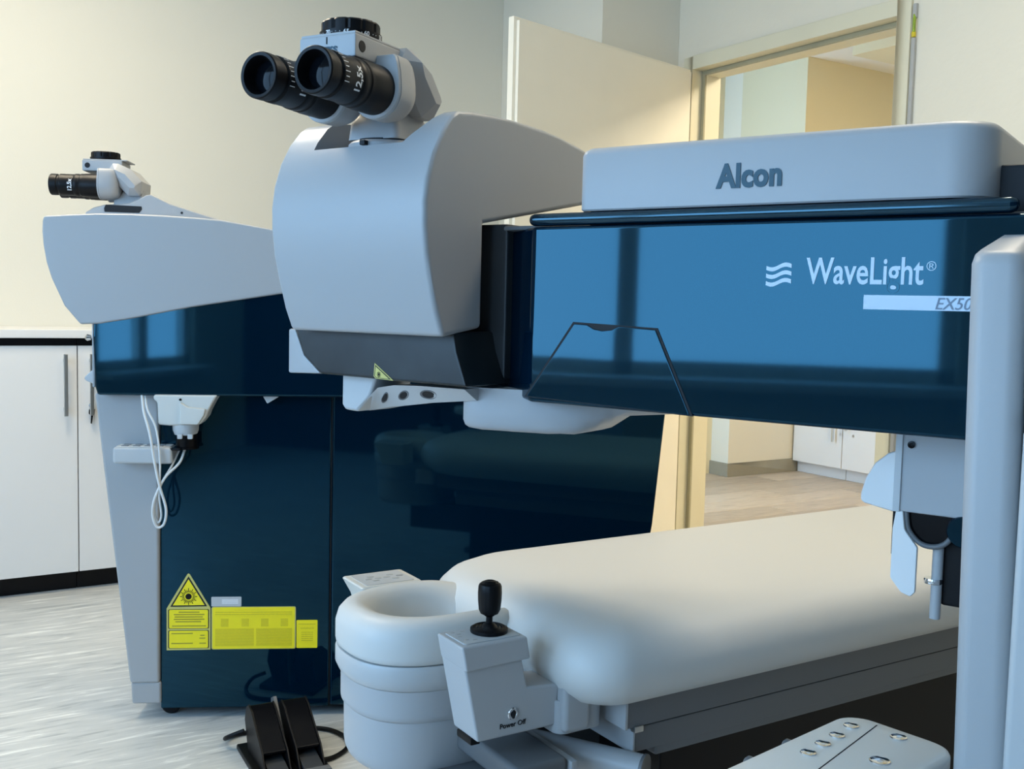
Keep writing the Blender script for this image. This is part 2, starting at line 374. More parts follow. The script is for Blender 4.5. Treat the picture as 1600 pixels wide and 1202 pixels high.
# ceiling lamps of both rooms (warm light panels)
def ceiling_lamp(label, p, z, w, energy):
    c = thing('ceiling_lamp', label, 'lamp', (*room(*p)[:2], z), RA)
    boxf = bmesh.new()
    for a in ((-w / 2 - .02, w / 2 + .02, -w / 2 - .02, -w / 2), (-w / 2 - .02, w / 2 + .02, w / 2, w / 2 + .02), (-w / 2 - .02, -w / 2, -w / 2, w / 2), (w / 2, w / 2 + .02, -w / 2, w / 2)): add_box(boxf, *a, -.03, -.001)
    finish('lamp_frame', boxf, 'cab', c)
    box('diffuser', -w / 2, w / 2, -w / 2, w / 2, -.012, -.004, 'lamp', c, bev=0)
    l = area('lamp_light', (0, 0, -.02), (0, 0, 0), w, w, energy, (1, .87, .66)); l.parent = c
ceiling_lamp('square ceiling lamp above the treatment bed', (1.75, 1.1), ZC, .6, LAMP_MAIN * 1.0)
ceiling_lamp('square ceiling lamp above the base cabinets', (.2, 2.9), ZC, .6, LAMP_MAIN * 1.75)
ceiling_lamp('square ceiling lamp in the back room', (3.9, 2.1), 2.5, .6, LAMP_BACK)

# ------------------------------------------------------------------ binocular microscope head (a part with sub-parts)
def microscope(parent, loc, rz, sc, big=True, drop=0, fwd=0, sink=0):
    bm = bmesh.new()                                               # slanted faceted arm
    prof = [(-.050, .120), (-.020, .121), (.010, .108), (.036, .080), (.044, .064), (.030, .044), (.004, .044), (-.030, .078)]
    add_prism(bm, prof, 'x', -.064, .064)
    body = finish('microscope', bm, 'paint', parent, bev=.019, seg=1, smooth=20, bev_ang=60)
    body.location = loc; body.rotation_euler = (0, 0, R(rz)); body.scale = (sc, sc, sc)
    lathe('mount_disc', [(.046, 0), (.049, .004), (.049, .009), (.046, .012), (.034, .012)], 'paint', body, n=48)
    lathe('mount_gap', [(.040, .011), (.040, .015)], 'gap', body, n=40)
    loft('neck', [[(x, y, .014) for x, y in rrect(-.038, .038, -.036, .044, .008)], [(x, y, .034) for x, y in rrect(-.036, .036, -.034, .040, .008)], [(x, y, .060) for x, y in rrect(-.028, .028, -.012, .036, .008)]], 'paint', body)
    box('clamp_screw', -.004, .004, -.056, -.046, .004, .010, 'black', body, bev=.001)
    # upper block with its plate, side hole and index mark
    blk = box('upper_block', -.040, .040, -.108, -.012, .102, .129, 'paint', body, bev=.003)
    box('block_plate', -.0385, .0385, -.106, .000, .1285, .1315, 'paint', body, bev=.001)
    for s in (-1, 1): lathe('side_hole', [(0, .0006), (.0062, .0006), (.0066, 0)], 'gap', body, n=20, mtx=T(s * .040, -.095, .1155) @ Matrix.Rotation(R(90 * s), 4, 'Y'))
    box('index_mark', -.0007, .0007, -.1086, -.1078, .1185, .1265, 'black', body, bev=0)
    lettering('lettering', 'ZEISS', .0112, T(.002, -.1084, .1075) @ TXT, 'teal_ink', body, align='CENTER', offset=.0004)
    # distance dial
    n = 72
    def lobe(i): return 1.0 - .045 * (1 if (i % 6) == 0 else 0)
    lp = []
    for r, z in ((.036, 0.1315), (.0368, 0.1340), (.0368, 0.1390)): lp.append([(r * math.cos(2 * math.pi * i / n), r * math.sin(2 * math.pi * i / n) - .062, z) for i in range(n)])
    for r, z in ((.0345, 0.1395), (.0345, 0.1500), (.033, 0.1520), (.030, 0.1522)): lp.append([(r * lobe(i) * math.cos(2 * math.pi * i / n), r * lobe(i) * math.sin(2 * math.pi * i / n) - .062, z) for i in range(n)])
    loft('distance_dial', lp, 'black', body, smooth=30)
    if big:
        for txt, a in (('75', -138), ('70', -99), ('65', -62), ('60', -24), ('55', 14)):
            def wrap(c, a=a):
                t = R(a) + c.x / .0369; rr = .0369 + c.z
                return (rr * math.cos(t), rr * math.sin(t) - .062, .1325 + c.y)
            lettering('dial_number', txt, .0072, None, 'ink', body, fn=wrap, align='CENTER', extrude=.0002, offset=.0001)
        bm = bmesh.new()
        for a in range(-130, 14, 8):
            if min(abs(a - b) for b in (-138, -99, -62, -24, 14)) < 9: continue
            t = R(a); c = Vector((.0369 * math.cos(t), .0369 * math.sin(t) - .062, .1352))
            bmesh.ops.create_icosphere(bm, subdivisions=1, radius=.0006, matrix=Matrix.Translation(c))
        finish('dial_ticks', bm, 'ink', body)
    for s in (-1, 1):
        cx, cz = s * .0375, .066
        # prism housing: rounded body that widens upwards
        def hl(y, g):
            out = []
            for i in range(32):
                t = 2 * math.pi * i / 32; rx = .0345 - g; x = rx * math.cos(t); z = (.0335 - g) * math.sin(t)
                if z > 0: z = min(z * 1.6, .0405 - g); x = (abs(math.cos(t)) ** .55) * rx * (1 if math.cos(t) >= 0 else -1)
                out.append((cx + x, y, cz + z))
            return out
        ho = loft('prism_housing', [hl(-.066, .004), hl(-.065, .001), hl(-.062, 0), hl(-.0615, .0008), hl(-.0605, .0008), hl(-.060, 0), hl(-.036, .0005), hl(-.024, .004), hl(-.018, .012)], 'paint', body, smooth=40)
        mt = T(cx, 0, cz) @ Matrix.Rotation(R(90), 4, 'X')          # lathe axis -> -y
        eye = lathe('eyepiece', [(.0290, .060), (.0288, .098), (.0282, .101), (.0282, .108), (.0270, .110), (.0270, .113), (.0278, .115), (.0276, .122), (.0264, .124), (.0262, .146), (.0266, .148), (.0264, .158), (.0240, .160), (.0240, .163), (.0258, .165), (.0262, .172), (.0260, .180), (.0248, .1815), (.0215, .181), (.0205, .178), (.0190, .170), (.0180, .164)], 'black', body, n=56, mtx=mt, smooth=30)
        lathe('eye_lens', [(.0182, .165), (.010, .167), (0, .1675)], 'glass', body, n=40, mtx=mt)
        if big:
            def bw_(c, a0, y0, r): t = R(a0) + c.x / r; return (cx + (r + c.z) * math.cos(t), -(y0 + c.y), cz + (r + c.z) * math.sin(t))
            lettering('magnification_mark', '12,5x', .0140, None, 'ink', body, fn=lambda c: bw_(c, -40, .127, .0264), extrude=.0002, offset=.0003)
            bm = bmesh.new()
            for k in range(10):
                a = R(-20 + k * 12); r = .0266
                c = Vector((cx + r * math.cos(a), -.1535, cz + r * math.sin(a)))
                bmesh.ops.create_cube(bm, size=1, matrix=Matrix.Translation(c) @ Matrix.Rotation(-a, 4, 'Y') @ Matrix.Diagonal((.0005, .008 if k % 2 == 0 else .0055, .0009, 1)))
            finish('scale_ticks', bm, 'ink', body, smooth=0)
        else:
            def bw2(c, a0, y0, r): t = R(a0) + c.x / r; return (cx + (r + c.z) * math.cos(t), -(y0 + c.y), cz + (r + c.z) * math.sin(t))
            lettering('magnification_mark', '12,5x', .0140, None, 'ink', body, fn=lambda c: bw2(c, -40, .127, .0264), extrude=.0002, offset=.0003)
    for c in body.children:
        if c.name.split('.')[0] in ('upper_block', 'block_plate', 'side_hole', 'index_mark', 'lettering', 'distance_dial', 'dial_number', 'dial_ticks'): c.location = (0, -fwd, -drop)
        elif c.name.split('.')[0] in ('prism_housing', 'eyepiece', 'eye_lens', 'magnification_mark', 'scale_ticks'): c.location = (0, -fwd, -sink)
    return body

# ------------------------------------------------------------------ excimer laser with long blue arm (front)
EXO = (-0.04467, 1.42, 0)
ex = thing('excimer_laser', 'large laser with long glossy blue arm, white curved head and tower', 'laser', EXO, -35)
head_prof = [(-.0845, 1.0046), (-.0985, 1.0361), (-.1112, 1.0768), (-.1205, 1.112), (-.1252, 1.148), (-.1256, 1.178), (-.1211, 1.2075), (-.1094, 1.2405), (-.0923, 1.2690), (-.0733, 1.2905), (-.060, 1.2990),
             (-.030, 1.3035), (.010, 1.3060), (.0624, 1.3073), (.110, 1.3065), (.1438, 1.3053), (.19, 1.3010), (.2428, 1.2939), (.33, 1.277), (.42, 1.254), (.42, 1.238), (.2384, 1.2028), (.1161, 1.1799), (0, 1.1585), (0, 1.0167)]
hs = prism('head_shell', head_prof, 'x', -.282, .002, 'paint', ex, bev=.007, seg=3, bev_ang=50, smooth=30)
cut = prism('cut', [(-.2226, 1.258), (-.060, 1.258), (-.012, 1.310), (-.012, 1.42), (-.2226, 1.42)], 'y', -.3, .075, 'paint', None, bev=0)
cut.location = ex.location; cut.rotation_euler = ex.rotation_euler
bpy.context.view_layer.update()
boolean_cut(hs, cut)
microscope(ex, (-.155, -.022, 1.258), 8, 1.12, drop=.011, fwd=.019, sink=.0050)
# block under the head
plate = prism('scuffed_plate', [(-.303, 1.012), (-.002, 1.012), (.004, .985), (.022, .9395), (-.248, .942), (-.284, .968)], 'y', -.058, .12, 'plate', ex, bev=.004)
prism('side_block', [(-.3175, 1.006), (-.3035, 1.006), (-.2845, .968), (-.2485, .942), (-.3175, .9395)], 'y', -.0565, .20, 'paint', ex, bev=.003)
box('block_core', -.30, .02, .03, .24, .945, 1.16, 'dark', ex, bev=.004)
tri = [(-.1405, .9635), (-.1420, .9450), (-.1385, .9420), (-.1050, .9408)]
prism('laser_warning_label', tri, 'y', -.0588, -.0578, 'yellow_edge', ex, bev=0)
def inset(P, f):
    c = [sum(p[i] for p in P) / len(P) for i in (0, 1)]
    return [(c[0] + (p[0] - c[0]) * f, c[1] + (p[1] - c[1]) * f) for p in P]
prism('label_border', inset(tri, .84), 'y', -.0591, -.0586, 'gap', ex, bev=0)
prism('label_face', inset(tri, .70), 'y', -.0594, -.0588, 'yellow_edge', ex, bev=0)
def sunburst(name, cx, cz, r, y, parent, m='black', rays=16):
    bm = bmesh.new()
    add_prism(bm, [(cx + .36 * r * math.cos(2 * math.pi * i / 20), cz + .36 * r * math.sin(2 * math.pi * i / 20)) for i in range(20)], 'y', y, y + .0006)
    for i in range(rays):
        a = 2 * math.pi * i / rays; w = .035 * r; L = r if i % 2 == 0 else r * .78
        d = (math.cos(a), math.sin(a)); q = (-d[1], d[0])
        add_prism(bm, [(cx + d[0] * .5 * r + q[0] * w, cz + d[1] * .5 * r + q[1] * w), (cx + d[0] * .5 * r - q[0] * w, cz + d[1] * .5 * r - q[1] * w), (cx + d[0] * L - q[0] * w, cz + d[1] * L - q[1] * w), (cx + d[0] * L + q[0] * w, cz + d[1] * L + q[1] * w)], 'y', y, y + .0006)
    return finish(name, bm, m, parent, smooth=0)
sunburst('laser_symbol', -.1315, .9480, .0042, -.0600, ex)
# hand grip under the head with three oval buttons
prism('hand_grip', [(-.232, .945), (-.2325, .897), (-.226, .889), (-.2005, .888), (-.176, .912), (-.162, .945)], 'y', -.030, .055, 'paint_white', ex, bev=.005, seg=3)
gs = [(-.2005, .888, .893), (-.160, .8965, .926), (-.130, .9005, .9315), (-.0845, .9078, .9335), (-.003, .917, .934)]
gl = [[(x, -.030, zt), (x, .04, zt), (x, .04, zb), (x, -.002, zb)] for x, zb, zt in gs]
gp = loft('grip_panel', gl, 'paint_white', ex, smooth=30)
def on_grip(x, f):
    for (xa, ba, ta), (xb, bb, tb) in zip(gs, gs[1:]):
        if xa <= x <= xb:
            t = (x - xa) / (xb - xa); zb = ba + (bb - ba) * t; zt = ta + (tb - ta) * t
            return Vector((x, -.002 - .028 * f, zb + (zt - zb) * f))
for xc, zc, w, h, sk in ((-.1585, .9110, .0095, .0040, .80), (-.1225, .9170, .0125, .0055, .45), (-.0765, .9212, .0160, .0068, .15)):
    def ring(k, lift):
        out = []
        for i in range(28):
            t = 2 * math.pi * i / 28; u = w * k * math.cos(t); z = zc + sk * u + h * k * math.sin(t)
            lo, hi = on_grip(xc + u, 0).z, on_grip(xc + u, 1).z
            out.append(on_grip(xc + u, min(.97, max(.03, (z - lo) / (hi - lo)))) + Vector((0, -.75, -.66)) * lift)
        return out
    b = loft('oval_button', [ring(1, -.001), ring(1, .0006), ring(.9, .0010), ring(.8, .0006), ring(.74, .0002)], 'rail', ex, smooth=40)
    loft('button_dish', [ring(.76, -.001), ring(.72, .0007)], 'gap', b, smooth=40)
tube('drip_rod', [(-.252, .0, .95), (-.252, .0, .912)], .0016, 'steel', ex, k=1)
# blue arm
arm_plan = [(-.20, .065), (.0, .058), (.083, 0), (1.02, 0), (1.02, .30), (-.20, .30)]
bm = bmesh.new(); add_prism(bm, arm_plan, 'z', .927, 1.1525)
for v in bm.verts:
    if v.co.z < 1 and v.co.x > .07: v.co.z -= .006
arm = finish('blue_arm', bm, 'navy', ex, bev=.005, seg=3)
box('arm_top_tray', .02, 1.0, .02, .29, 1.150, 1.156, 'rail', ex, bev=.002)
box('cover_recess', .575, .80, .045, .32, 1.151, 1.207, 'gap', ex, bev=.004)
rl = tube('arm_rail', [(.082, .006, 1.1615), (.655, .006, 1.1615)], .0082, 'navy_rail', ex, n=20, k=1)
for x in (.082, .655):
    lathe('rail_cap', [(0, .0080), (.004, .0072), (.0066, .005), (.0082, 0)], 'navy_rail', rl, n=20, mtx=T(x, .006, 1.1615) @ Matrix.Rotation(R(90 if x > .3 else -90), 4, 'Y'))
hatch = [(.078, .929), (.1495, 1.0285), (.268, 1.0245), (.318, .9225)]
prism('hatch_gap', inset(hatch, 1.02), 'y', -.0008, .002, 'gap', arm, bev=0)
hp = [(.0795, .929), (.1505, 1.0270), (.170, 1.0265), (.180, 1.0215), (.192, 1.0195), (.206, 1.0210), (.216, 1.0258), (.267, 1.0232), (.3165, .9225)]
prism('hatch', hp, 'y', -.0022, .002, 'navy', arm, bev=.0012)
lettering('maker_lettering', 'WaveLight', .0405, T(.4515, -.0003, 1.0815) @ TXT, 'pale_ink', arm, sx=.705, offset=.0006)
lettering('trademark_sign', '®', .0135, T(.5785, -.0003, 1.0955) @ TXT, 'pale_ink', arm)
for k in range(3):
    up, lo = [], []
    for i in range(21):
        s = i / 20; x = .4045 + .0295 * s; z = 1.0995 - k * .0086 - .0021 * math.sin(s * 2 * math.pi) + (s - .5) * .0022
        up.append((x, z + .0023)); lo.append((x, z - .0023))
    prism('wave_mark', up + lo[::-1], 'y', -.0006, .0004, 'pale_ink', arm, bev=0, smooth=0)
box('model_plate', .5155, .70, -.0008, .001, 1.0540, 1.0695, 'pale_ink', arm, bev=.0002)
lettering('model_lettering', 'EX500', .0175, T(.5885, -.0012, 1.0555) @ TXT, 'grey_ink', arm, shear=.25, sx=.92)
# white cover on the arm
cov = bmesh.new()
lp = rrect(.1495, .6365, .002, .34, .045, 8)
lp0 = rrect(.1495, .6365, .002, .34, .012, 8)
def mixl(a, b): return [(p[0] if p[0] > .4 else q[0], p[1] if p[0] > .4 else q[1]) for p, q in zip(a, b)]
pl_ = mixl(lp, lp0)
def insl(P, d):
    c = (.393, .171); return [(c[0] + (p[0] - c[0]) * (1 - d / .243), c[1] + (p[1] - c[1]) * (1 - d / .169)) for p in P]
add_loft(cov, [[(x, y, z + (max(0, y - .05) * .16 if z < 1.2 else 0)) for x, y in insl(pl_, d)] for d, z in ((.002, 1.1705), (0, 1.1725), (0, 1.240), (.002, 1.2455), (.007, 1.2495), (.016, 1.2510))])
cover = finish('arm_cover', cov, 'paint', ex, smooth=40)
box('cover_gap', .16, .58, .015, .33, 1.152, 1.178, 'gap', ex, bev=0)
lettering('brand_lettering', 'Alcon', .0375, T(.3395, .0012, 1.1920) @ TXT, 'teal_ink', cover, offset=.0015, sx=.86, spacing=1.03)
# rounded fin below the arm
def fin(d, z, cutx=0):
    f = [(-.037, .050), (-.039, .030), (-.037, .014), (-.030, .004), (-.018, .000), (.010, .003), (.050, .012), (.095, .026), (.130, .042), (.160, .062), (.20, .078), (.318, .100)]
    b = [(.318, .130), (.10, .135), (.0, .125), (-.028, .090)]
    return [(min(x, .318 - cutx) + (d if x < 0 else -d * .5), y + (d if y < .1 else -d), z) for x, y in f + b]
loft('lower_fin', [fin(0, .935), fin(0, .919), fin(0, .902, .15), fin(0, .889, .17), fin(.002, .8815, .18), fin(.006, .8775, .19), fin(.014, .8755, .21)], 'paint', ex, smooth=60)
# lamp unit hanging below the arm
lu = box('hanging_unit', .5335, .70, .10, .19, .8205, .925, 'paint', ex, bev=.003)
box('unit_edge', .5315, .5395, .0975, .192, .8205, .925, 'paint_white', lu, bev=.001)
lathe('screw', [(.0042, 0), (.0042, .002), (.0022, .0022), (.0018, .0012), (0, .0012)], 'black_gloss', lu, n=20, mtx=T(.549, .0995, .900) @ Matrix.Rotation(R(90), 4, 'X'))
dome = [(.532, .8900), (.515, .8835), (.500, .870), (.490, .851), (.4850, .832), (.4850, .8235), (.4885, .8200), (.532, .8120)]
prism('dome_cover', dome, 'y', .13, .21, 'cab', lu, bev=.006, seg=3)
box('holder_plate', .527, .533, .118, .18, .765, .822, 'black', lu, bev=.001)
prism('holder_bracket', [(.540, .822), (.612, .8205), (.606, .800), (.592, .785), (.575, .779), (.560, .782), (.548, .795)], 'y', .110, .165, 'black_gloss', lu, bev=.002)
prism('paddle', [(.535, .822), (.543, .822), (.546, .800), (.561, .781), (.561, .728), (.556, .722), (.545, .7255), (.532, .741), (.532, .80)], 'y', .100, .1065, 'cab', lu, bev=.002)
tube('bracket_rim', [(.545, .106, .8215), (.549, .106, .800), (.562, .106, .786), (.577, .106, .7835), (.590, .106, .789), (.600, .106, .803), (.608, .106, .812)], .0032, 'rail', lu)
tube('guide_rod', [(.580, .12, .786), (.580, .12, .697)], .0062, 'paint', lu, n=18, k=1)
lathe('rod_collar', [(.010, .738), (.0105, .7395), (.0105, .7425), (.010, .744)], 'chrome', lu, n=24, mtx=T(.576, .12, 0))
box('dark_cassette', .583, .66, .125, .16, .712, .800, 'black', lu, bev=.004)
lathe('round_knob', [(0, -.008), (.017, -.008), (.019, -.004), (.019, .004)], 'navy', lu, n=32, mtx=T(.610, .106, .806) @ Matrix.Rotation(R(-90), 4, 'X'))
# tower on the right
tw = prism('tower', [(-.095, 0), (-.115, 1.07), (-.115, 1.098), (.14, 1.148), (.34, 1.148), (.34, 0)], 'x', .70, 1.25, 'paint', ex, bev=.006, seg=3)
loft('tower_pillar', [[(x + (.022 if z < .02 else 0), y, z + (max(0, y + .125) * .19 if z > 1 else 0)) for x, y in rrect(.6455 + d - s * .0, .6925 - d, -.128 + d, .16, .014, 6)] for d, z, s in ((0, 0, 1), (0, 1.0955, 0), (.002, 1.1035, 0), (.006, 1.1075, 0))], 'paint', ex, smooth=50)
for z0, z1 in ((.03, .9535), (.959, 1.092)):
    box('tower_panel', .6995, 1.24, -.138, -.09, z0, z1, 'paint_white', ex, bev=.007, seg=3)

# ------------------------------------------------------------------ second laser (left, farther)
fs = thing('femtosecond_laser', 'smaller laser with dark blue tower and yellow warning stickers', 'laser', (-0.8569, 2.5104, 0), 6)
hp2 = [(-.2495, 1.218), (-.2478, 1.2275), (-.243, 1.2300), (-.1932, 1.2342), (-.1286, 1.2388), (-.05, 1.2402), (.0162, 1.2393), (.09, 1.2368), (.1555, 1.2332), (.2667, 1.2162), (.42, 1.190), (.62, 1.152), (.62, 1.118), (.29, 1.061), (.0893, 1.0258), (-.0575, .9938), (-.125, .9815), (-.1665, .9793), (-.2022, 1.0219), (-.2304, 1.0852), (-.2415, 1.122), (-.2485, 1.165), (-.2505, 1.195)]
prism('head_shell', hp2, 'y', -.06, .30, 'paint', fs, bev=.006, seg=3, bev_ang=40, smooth=30)
hump = [(-.198, 1.236), (-.192, 1.2515), (-.175, 1.2625), (-.1485, 1.2705), (-.09, 1.276), (-.064, 1.288), (-.048, 1.2975), (-.036, 1.2990), (.010, 1.278), (.065, 1.2615), (.139, 1.2405), (.20, 1.215)]
prism('head_hump', hump, 'y', .075, .20, 'paint', fs, bev=.005, seg=2, bev_ang=60, smooth=30)
prism('dark_slot', [(-.1465, 1.253), (-.1475, 1.2625), (-.1435, 1.2708), (-.0585, 1.2690), (-.0575, 1.262), (-.064, 1.253)], 'y', .073, .10, 'gap', fs, bev=.001)
lathe('small_screw', [(0, .001), (.003, .001), (.003, 0)], 'gap', fs, n=14, mtx=T(.038, .0752, 1.2565) @ Matrix.Rotation(R(90), 4, 'X'))
microscope(fs, (-.098, .137, 1.252), -90, 1.0, big=False)
prism('blue_head_base', [(-.140, .985), (-.141, .95), (-.136, .83), (-.131, .8125), (.95, .8175), (.95, 1.15), (.70, 1.15), (.30, 1.075), (.0, 1.02)], 'y', -.052, .29, 'navy', fs, bev=.006, seg=3)
box('edge_strip', -.1445, -.1375, -.045, .28, .83, .985, 'paint', fs, bev=.003)
prism('side_wing', [(-.1835, .8470), (-.180, .8515), (-.148, .8815), (-.130, .8815), (-.130, .822), (-.148, .8271), (-.178, .840)], 'y', .02, .22, 'paint_white', fs, bev=.004)
lathe('latch', [(0, 0), (.006, .002), (.008, .010), (.005, .014)], 'chrome', fs, n=18, mtx=T(-.1475, -.035, .948) @ Matrix.Rotation(R(-90), 4, 'Y'))
# tower
prism('front_fairing', [(-.149, .815), (-.1345, .679), (-.0695, .0947), (.001, .0947), (.001, .815)], 'y', -.012, .40, 'paint', fs, bev=.007, seg=3)
prism('fairing_foot', [(-.0685, .097), (-.066, .041), (.004, .041), (.004, .097)], 'y', -.008, .36, 'paint', fs, bev=.006, seg=3)
tp = box('tower_panel', .002, .4135, 0, .50, .026, .815, 'navy', fs, bev=.003)
prism('tower_body', [(.4165, .026), (1.165, .026), (1.2355, .4925), (1.259, .7751), (1.262, .90), (.4165, .90)], 'y', .002, .55, 'navy', fs, bev=.006, seg=3)
box('tower_edge', .4137, .4164, .004, .40, .03, .815, 'gap', fs, bev=0)
for x in (.02, 1.08):
    for y in (.04, .44):
        lathe('caster', [(.001, -.012), (.02, -.012), (.024, -.008), (.024, .008), (.02, .012), (.001, .012)], 'black', fs, n=24, mtx=T(x, y, .0242) @ Matrix.Rotation(R(90), 4, 'X'))
# applicator cone below the head
lc = prism('applicator_cone', [(.000, .816), (-.002, .806), (.008, .798), (.010, .744), (.036, .742), (.108, .7455), (.122, .764), (.126, .776), (.138, .800), (.148, .8165)], 'y', -.058, .05, 'beige', fs, bev=.008, seg=3)
prism('cone_facet', [(.062, .800), (.062, .746), (.104, .7455), (.118, .768), (.122, .784), (.080, .788)], 'y', -.066, -.054, 'beige', lc, bev=.004)
lathe('cone_screw', [(0, .0015), (.003, .0015), (.003, 0)], 'black', lc, n=14, mtx=T(.062, -.058, .805) @ Matrix.Rotation(R(90), 4, 'X'))
lathe('aperture_ring', [(.031, .744), (.030, .728), (.026, .718)], 'paint_white', lc, n=32, mtx=T(.068, -.026, 0))
lathe('aperture_barrel', [(.025, .724), (.025, .690), (.029, .688), (.029, .684), (.020, .683)], 'black_gloss', lc, n=32, mtx=T(.070, -.026, 0))
for x in (.060, .084): box('aperture_tab', x - .006, x + .006, -.058, -.048, .710, .722, 'paint_white', lc, bev=.002)
box('release_lever', .020, .062, -.06, -.04, .682, .688, 'black', lc, bev=.002)
prism('lever_tip', [(.249, .817), (.2895, .8175), (.2885, .812), (.2615, .795)], 'y', -.03, .03, 'paint_white', fs, bev=.002)
# keypad arm
kp = box('keypad_arm', -.0945, .043, -.062, .0, .650, .6895, 'paint_white', fs, bev=.007, seg=3)
prism('keypad_top', rrect(-.088, .036, -.057, -.004, .006), 'z', .6895, .6908, 'panel', kp, bev=0)
for i in range(4):
    for j in range(2): prism('key', rrect(-.078 + i * .027, -.062 + i * .027, -.052 + j * .024, -.036 + j * .024, .003), 'z', .6905, .6922, 'key_grey', kp, bev=.0005)
lathe('side_switch', [(0, .001), (.007, .001), (.0075, 0)], 'chrome', kp, n=18, mtx=T(-.0945, -.03, .668) @ Matrix.Rotation(R(-90), 4, 'Y'))
# hanging cables
tube('cable', [(-.030, -.045, .815), (-.022, -.060, .775), (-.006, -.072, .725), (.006, -.078, .66), (.018, -.078, .60), (.032, -.075, .545), (.026, -.070, .507), (.010, -.070, .500), (.001, -.074, .528), (.006, -.078, .568), (.028, -.070, .618), (.058, -.050, .652), (.068, -.030, .686)], .0032, 'cable', fs)
tube('cable', [(-.024, -.04, .815), (-.014, -.058, .78), (.008, -.068, .735), (.018, -.074, .66), (.016, -.074, .58), (.020, -.070, .53), (.013, -.066, .510), (.005, -.066, .524), (.006, -.070, .56), (.020, -.064, .605), (.040, -.046, .645), (.056, -.030, .686)], .0026, 'cable', fs)
# stickers on the tower panel
def sticker(name, pts, m, y=-.0012, edge=None, parent=tp):
    return prism(name, pts, 'y', y, y + .001, m, parent, bev=0)
house = [(.0165, .1745), (.0165, .280), (.066, .3655), (.0695, .3685), (.0730, .3655), (.1225, .281), (.1225, .1755)]
sticker('warning_sticker', house, 'yellow_edge')
t1 = [(.0255, .2845), (.0695, .3610), (.1145, .2853)]
sticker('triangle_border', t1, 'gap', -.0016); sticker('triangle_face', inset(t1, .86), 'yellow', -.0020)
sunburst('laser_symbol', .0697, .3105, .021, -.0026, tp, rays=24)
for z0, z1 in ((.2290, .2780), (.1790, .2250)):
    q = rrect(.0205, .1190, z0, z1, .003, 3)
    sticker('field_border', q, 'gap', -.0016); sticker('printed_field', inset(q, .955), 'yellow', -.0020)
bm = bmesh.new()
for z, a, b in ((.271, .046, .096), (.265, .034, .108), (.259, .036, .104), (.253, .034, .108), (.247, .038, .100), (.236, .030, .112), (.217, .028, .080), (.192, .028, .080), (.212, .098, .108), (.205, .096, .110), (.192, .096, .112)): add_box(bm, a, b, -.0024, -.0020, z - .0014, z + .0014)
finish('print_lines', bm, mat('yellow_ink', (.42, .35, .02), .5, var=.1), tp, smooth=0)
big_ = rrect(.1250, .3310, .1755, .2835, .004, 3)
sticker('information_sticker', big_, 'yellow_edge'); sticker('information_face', inset(big_, .975), 'yellow', -.0016)
for a, b, c, d, m in ((.180, .275, .2755, .2785, 'yellow_print'), (.134, .322, .2600, .2725, 'yellow_print'), (.148, .166, .2330, .2530, 'yellow_dense'), (.198, .216, .2330, .2530, 'yellow_dense'), (.246, .264, .2330, .2530, 'yellow_dense'), (.294, .312, .2330, .2530, 'yellow_dense'), (.134, .228, .1840, .2290, 'yellow_dense'), (.234, .322, .1840, .2290, 'yellow_dense')):
    box('small_print', a, b, -.0020, -.0014, c, d, m, tp, bev=0)
sticker('side_sticker', rrect(.3330, .3850, .1770, .2485, .002, 2), 'yellow')
for a, b, c, d in ((.338, .380, .2360, .2420), (.343, .376, .2240, .2320), (.345, .374, .1920, .2180)): box('small_print', a, b, -.0016, -.0010, c, d, 'yellow_print', tp, bev=0)
sticker('white_sticker', rrect(.1245, .1975, .2845, .3090, .002, 2), 'paint_white')
box('small_print', .150, .190, -.0016, -.0010, .291, .303, 'white_print', tp, bev=0)

# ------------------------------------------------------------------ treatment bed
BD = room(.85, 1.36)
bed = thing('treatment_bed', 'white padded treatment bed with round head cushion and joystick console', 'bed', BD, RA)
def slab(d, z):
    out = []; x0, x1, y0, y1 = -.045 + d, 1.80 - d, -.288 + d, .272 - d
    for cx, cy, a, r in ((x1, y1, 0, .12), (x0, y1, 90, .17), (x0, y0, 180, .085), (x1, y0, 270, .12)):
        r = max(.03, r - d * .5); cx += r * (-1 if cx == x1 else 1); cy += r * (-1 if cy == y1 else 1)
        for i in range(11):
            t = R(a + 9 * i); out.append((cx + r * math.cos(t), cy + r * math.sin(t), z))
    return out
loft('mattress', [slab(.075, .484), slab(.052, .487), slab(.030, .497), slab(.012, .514), slab(.002, .535), slab(0, .552), slab(.006, .572), slab(.020, .588), slab(.042, .5985), slab(.075, .6035), slab(.13, .6055), slab(.22, .6065)], 'cushion', bed, smooth=60)
# head cushion: horseshoe with a hollow
def se(t, cx, cy, rx, ry, n):
    c, s = math.cos(t), math.sin(t)
    return (cx + rx * abs(c) ** (2 / n) * (1 if c >= 0 else -1), cy + ry * abs(s) ** (2 / n) * (1 if s >= 0 else -1))
def cl(f, z, dip=0):
    out = []
    for i in range(72):
        t = 2 * math.pi * i / 72
        o = se(t, -.112, .034, .142, .120, 2.5); n = se(t, -.110, .036, .078, .058, 2.1)
        k = max(0, math.cos(t)) ** 3
        out.append((o[0] + (n[0] - o[0]) * f, o[1] + (n[1] - o[1]) * f, z - dip * k))
    return out
loft('head_cushion', [cl(.08, .531), cl(.02, .534), cl(0, .541), cl(0, .565), cl(.06, .580, .002), cl(.18, .5895, .010), cl(.34, .5945, .022), cl(.52, .5940, .030), cl(.70, .5880, .032), cl(.85, .5770, .026), cl(.95, .562, .014), cl(1.0, .545), cl(1.04, .540)], 'cushion', bed, smooth=70)
def dl_(s, z, cx=-.112, n=2.4): return [(*se(2 * math.pi * i / 72, cx, .034, .143 * s, .120 * s, n), z) for i in range(72)]
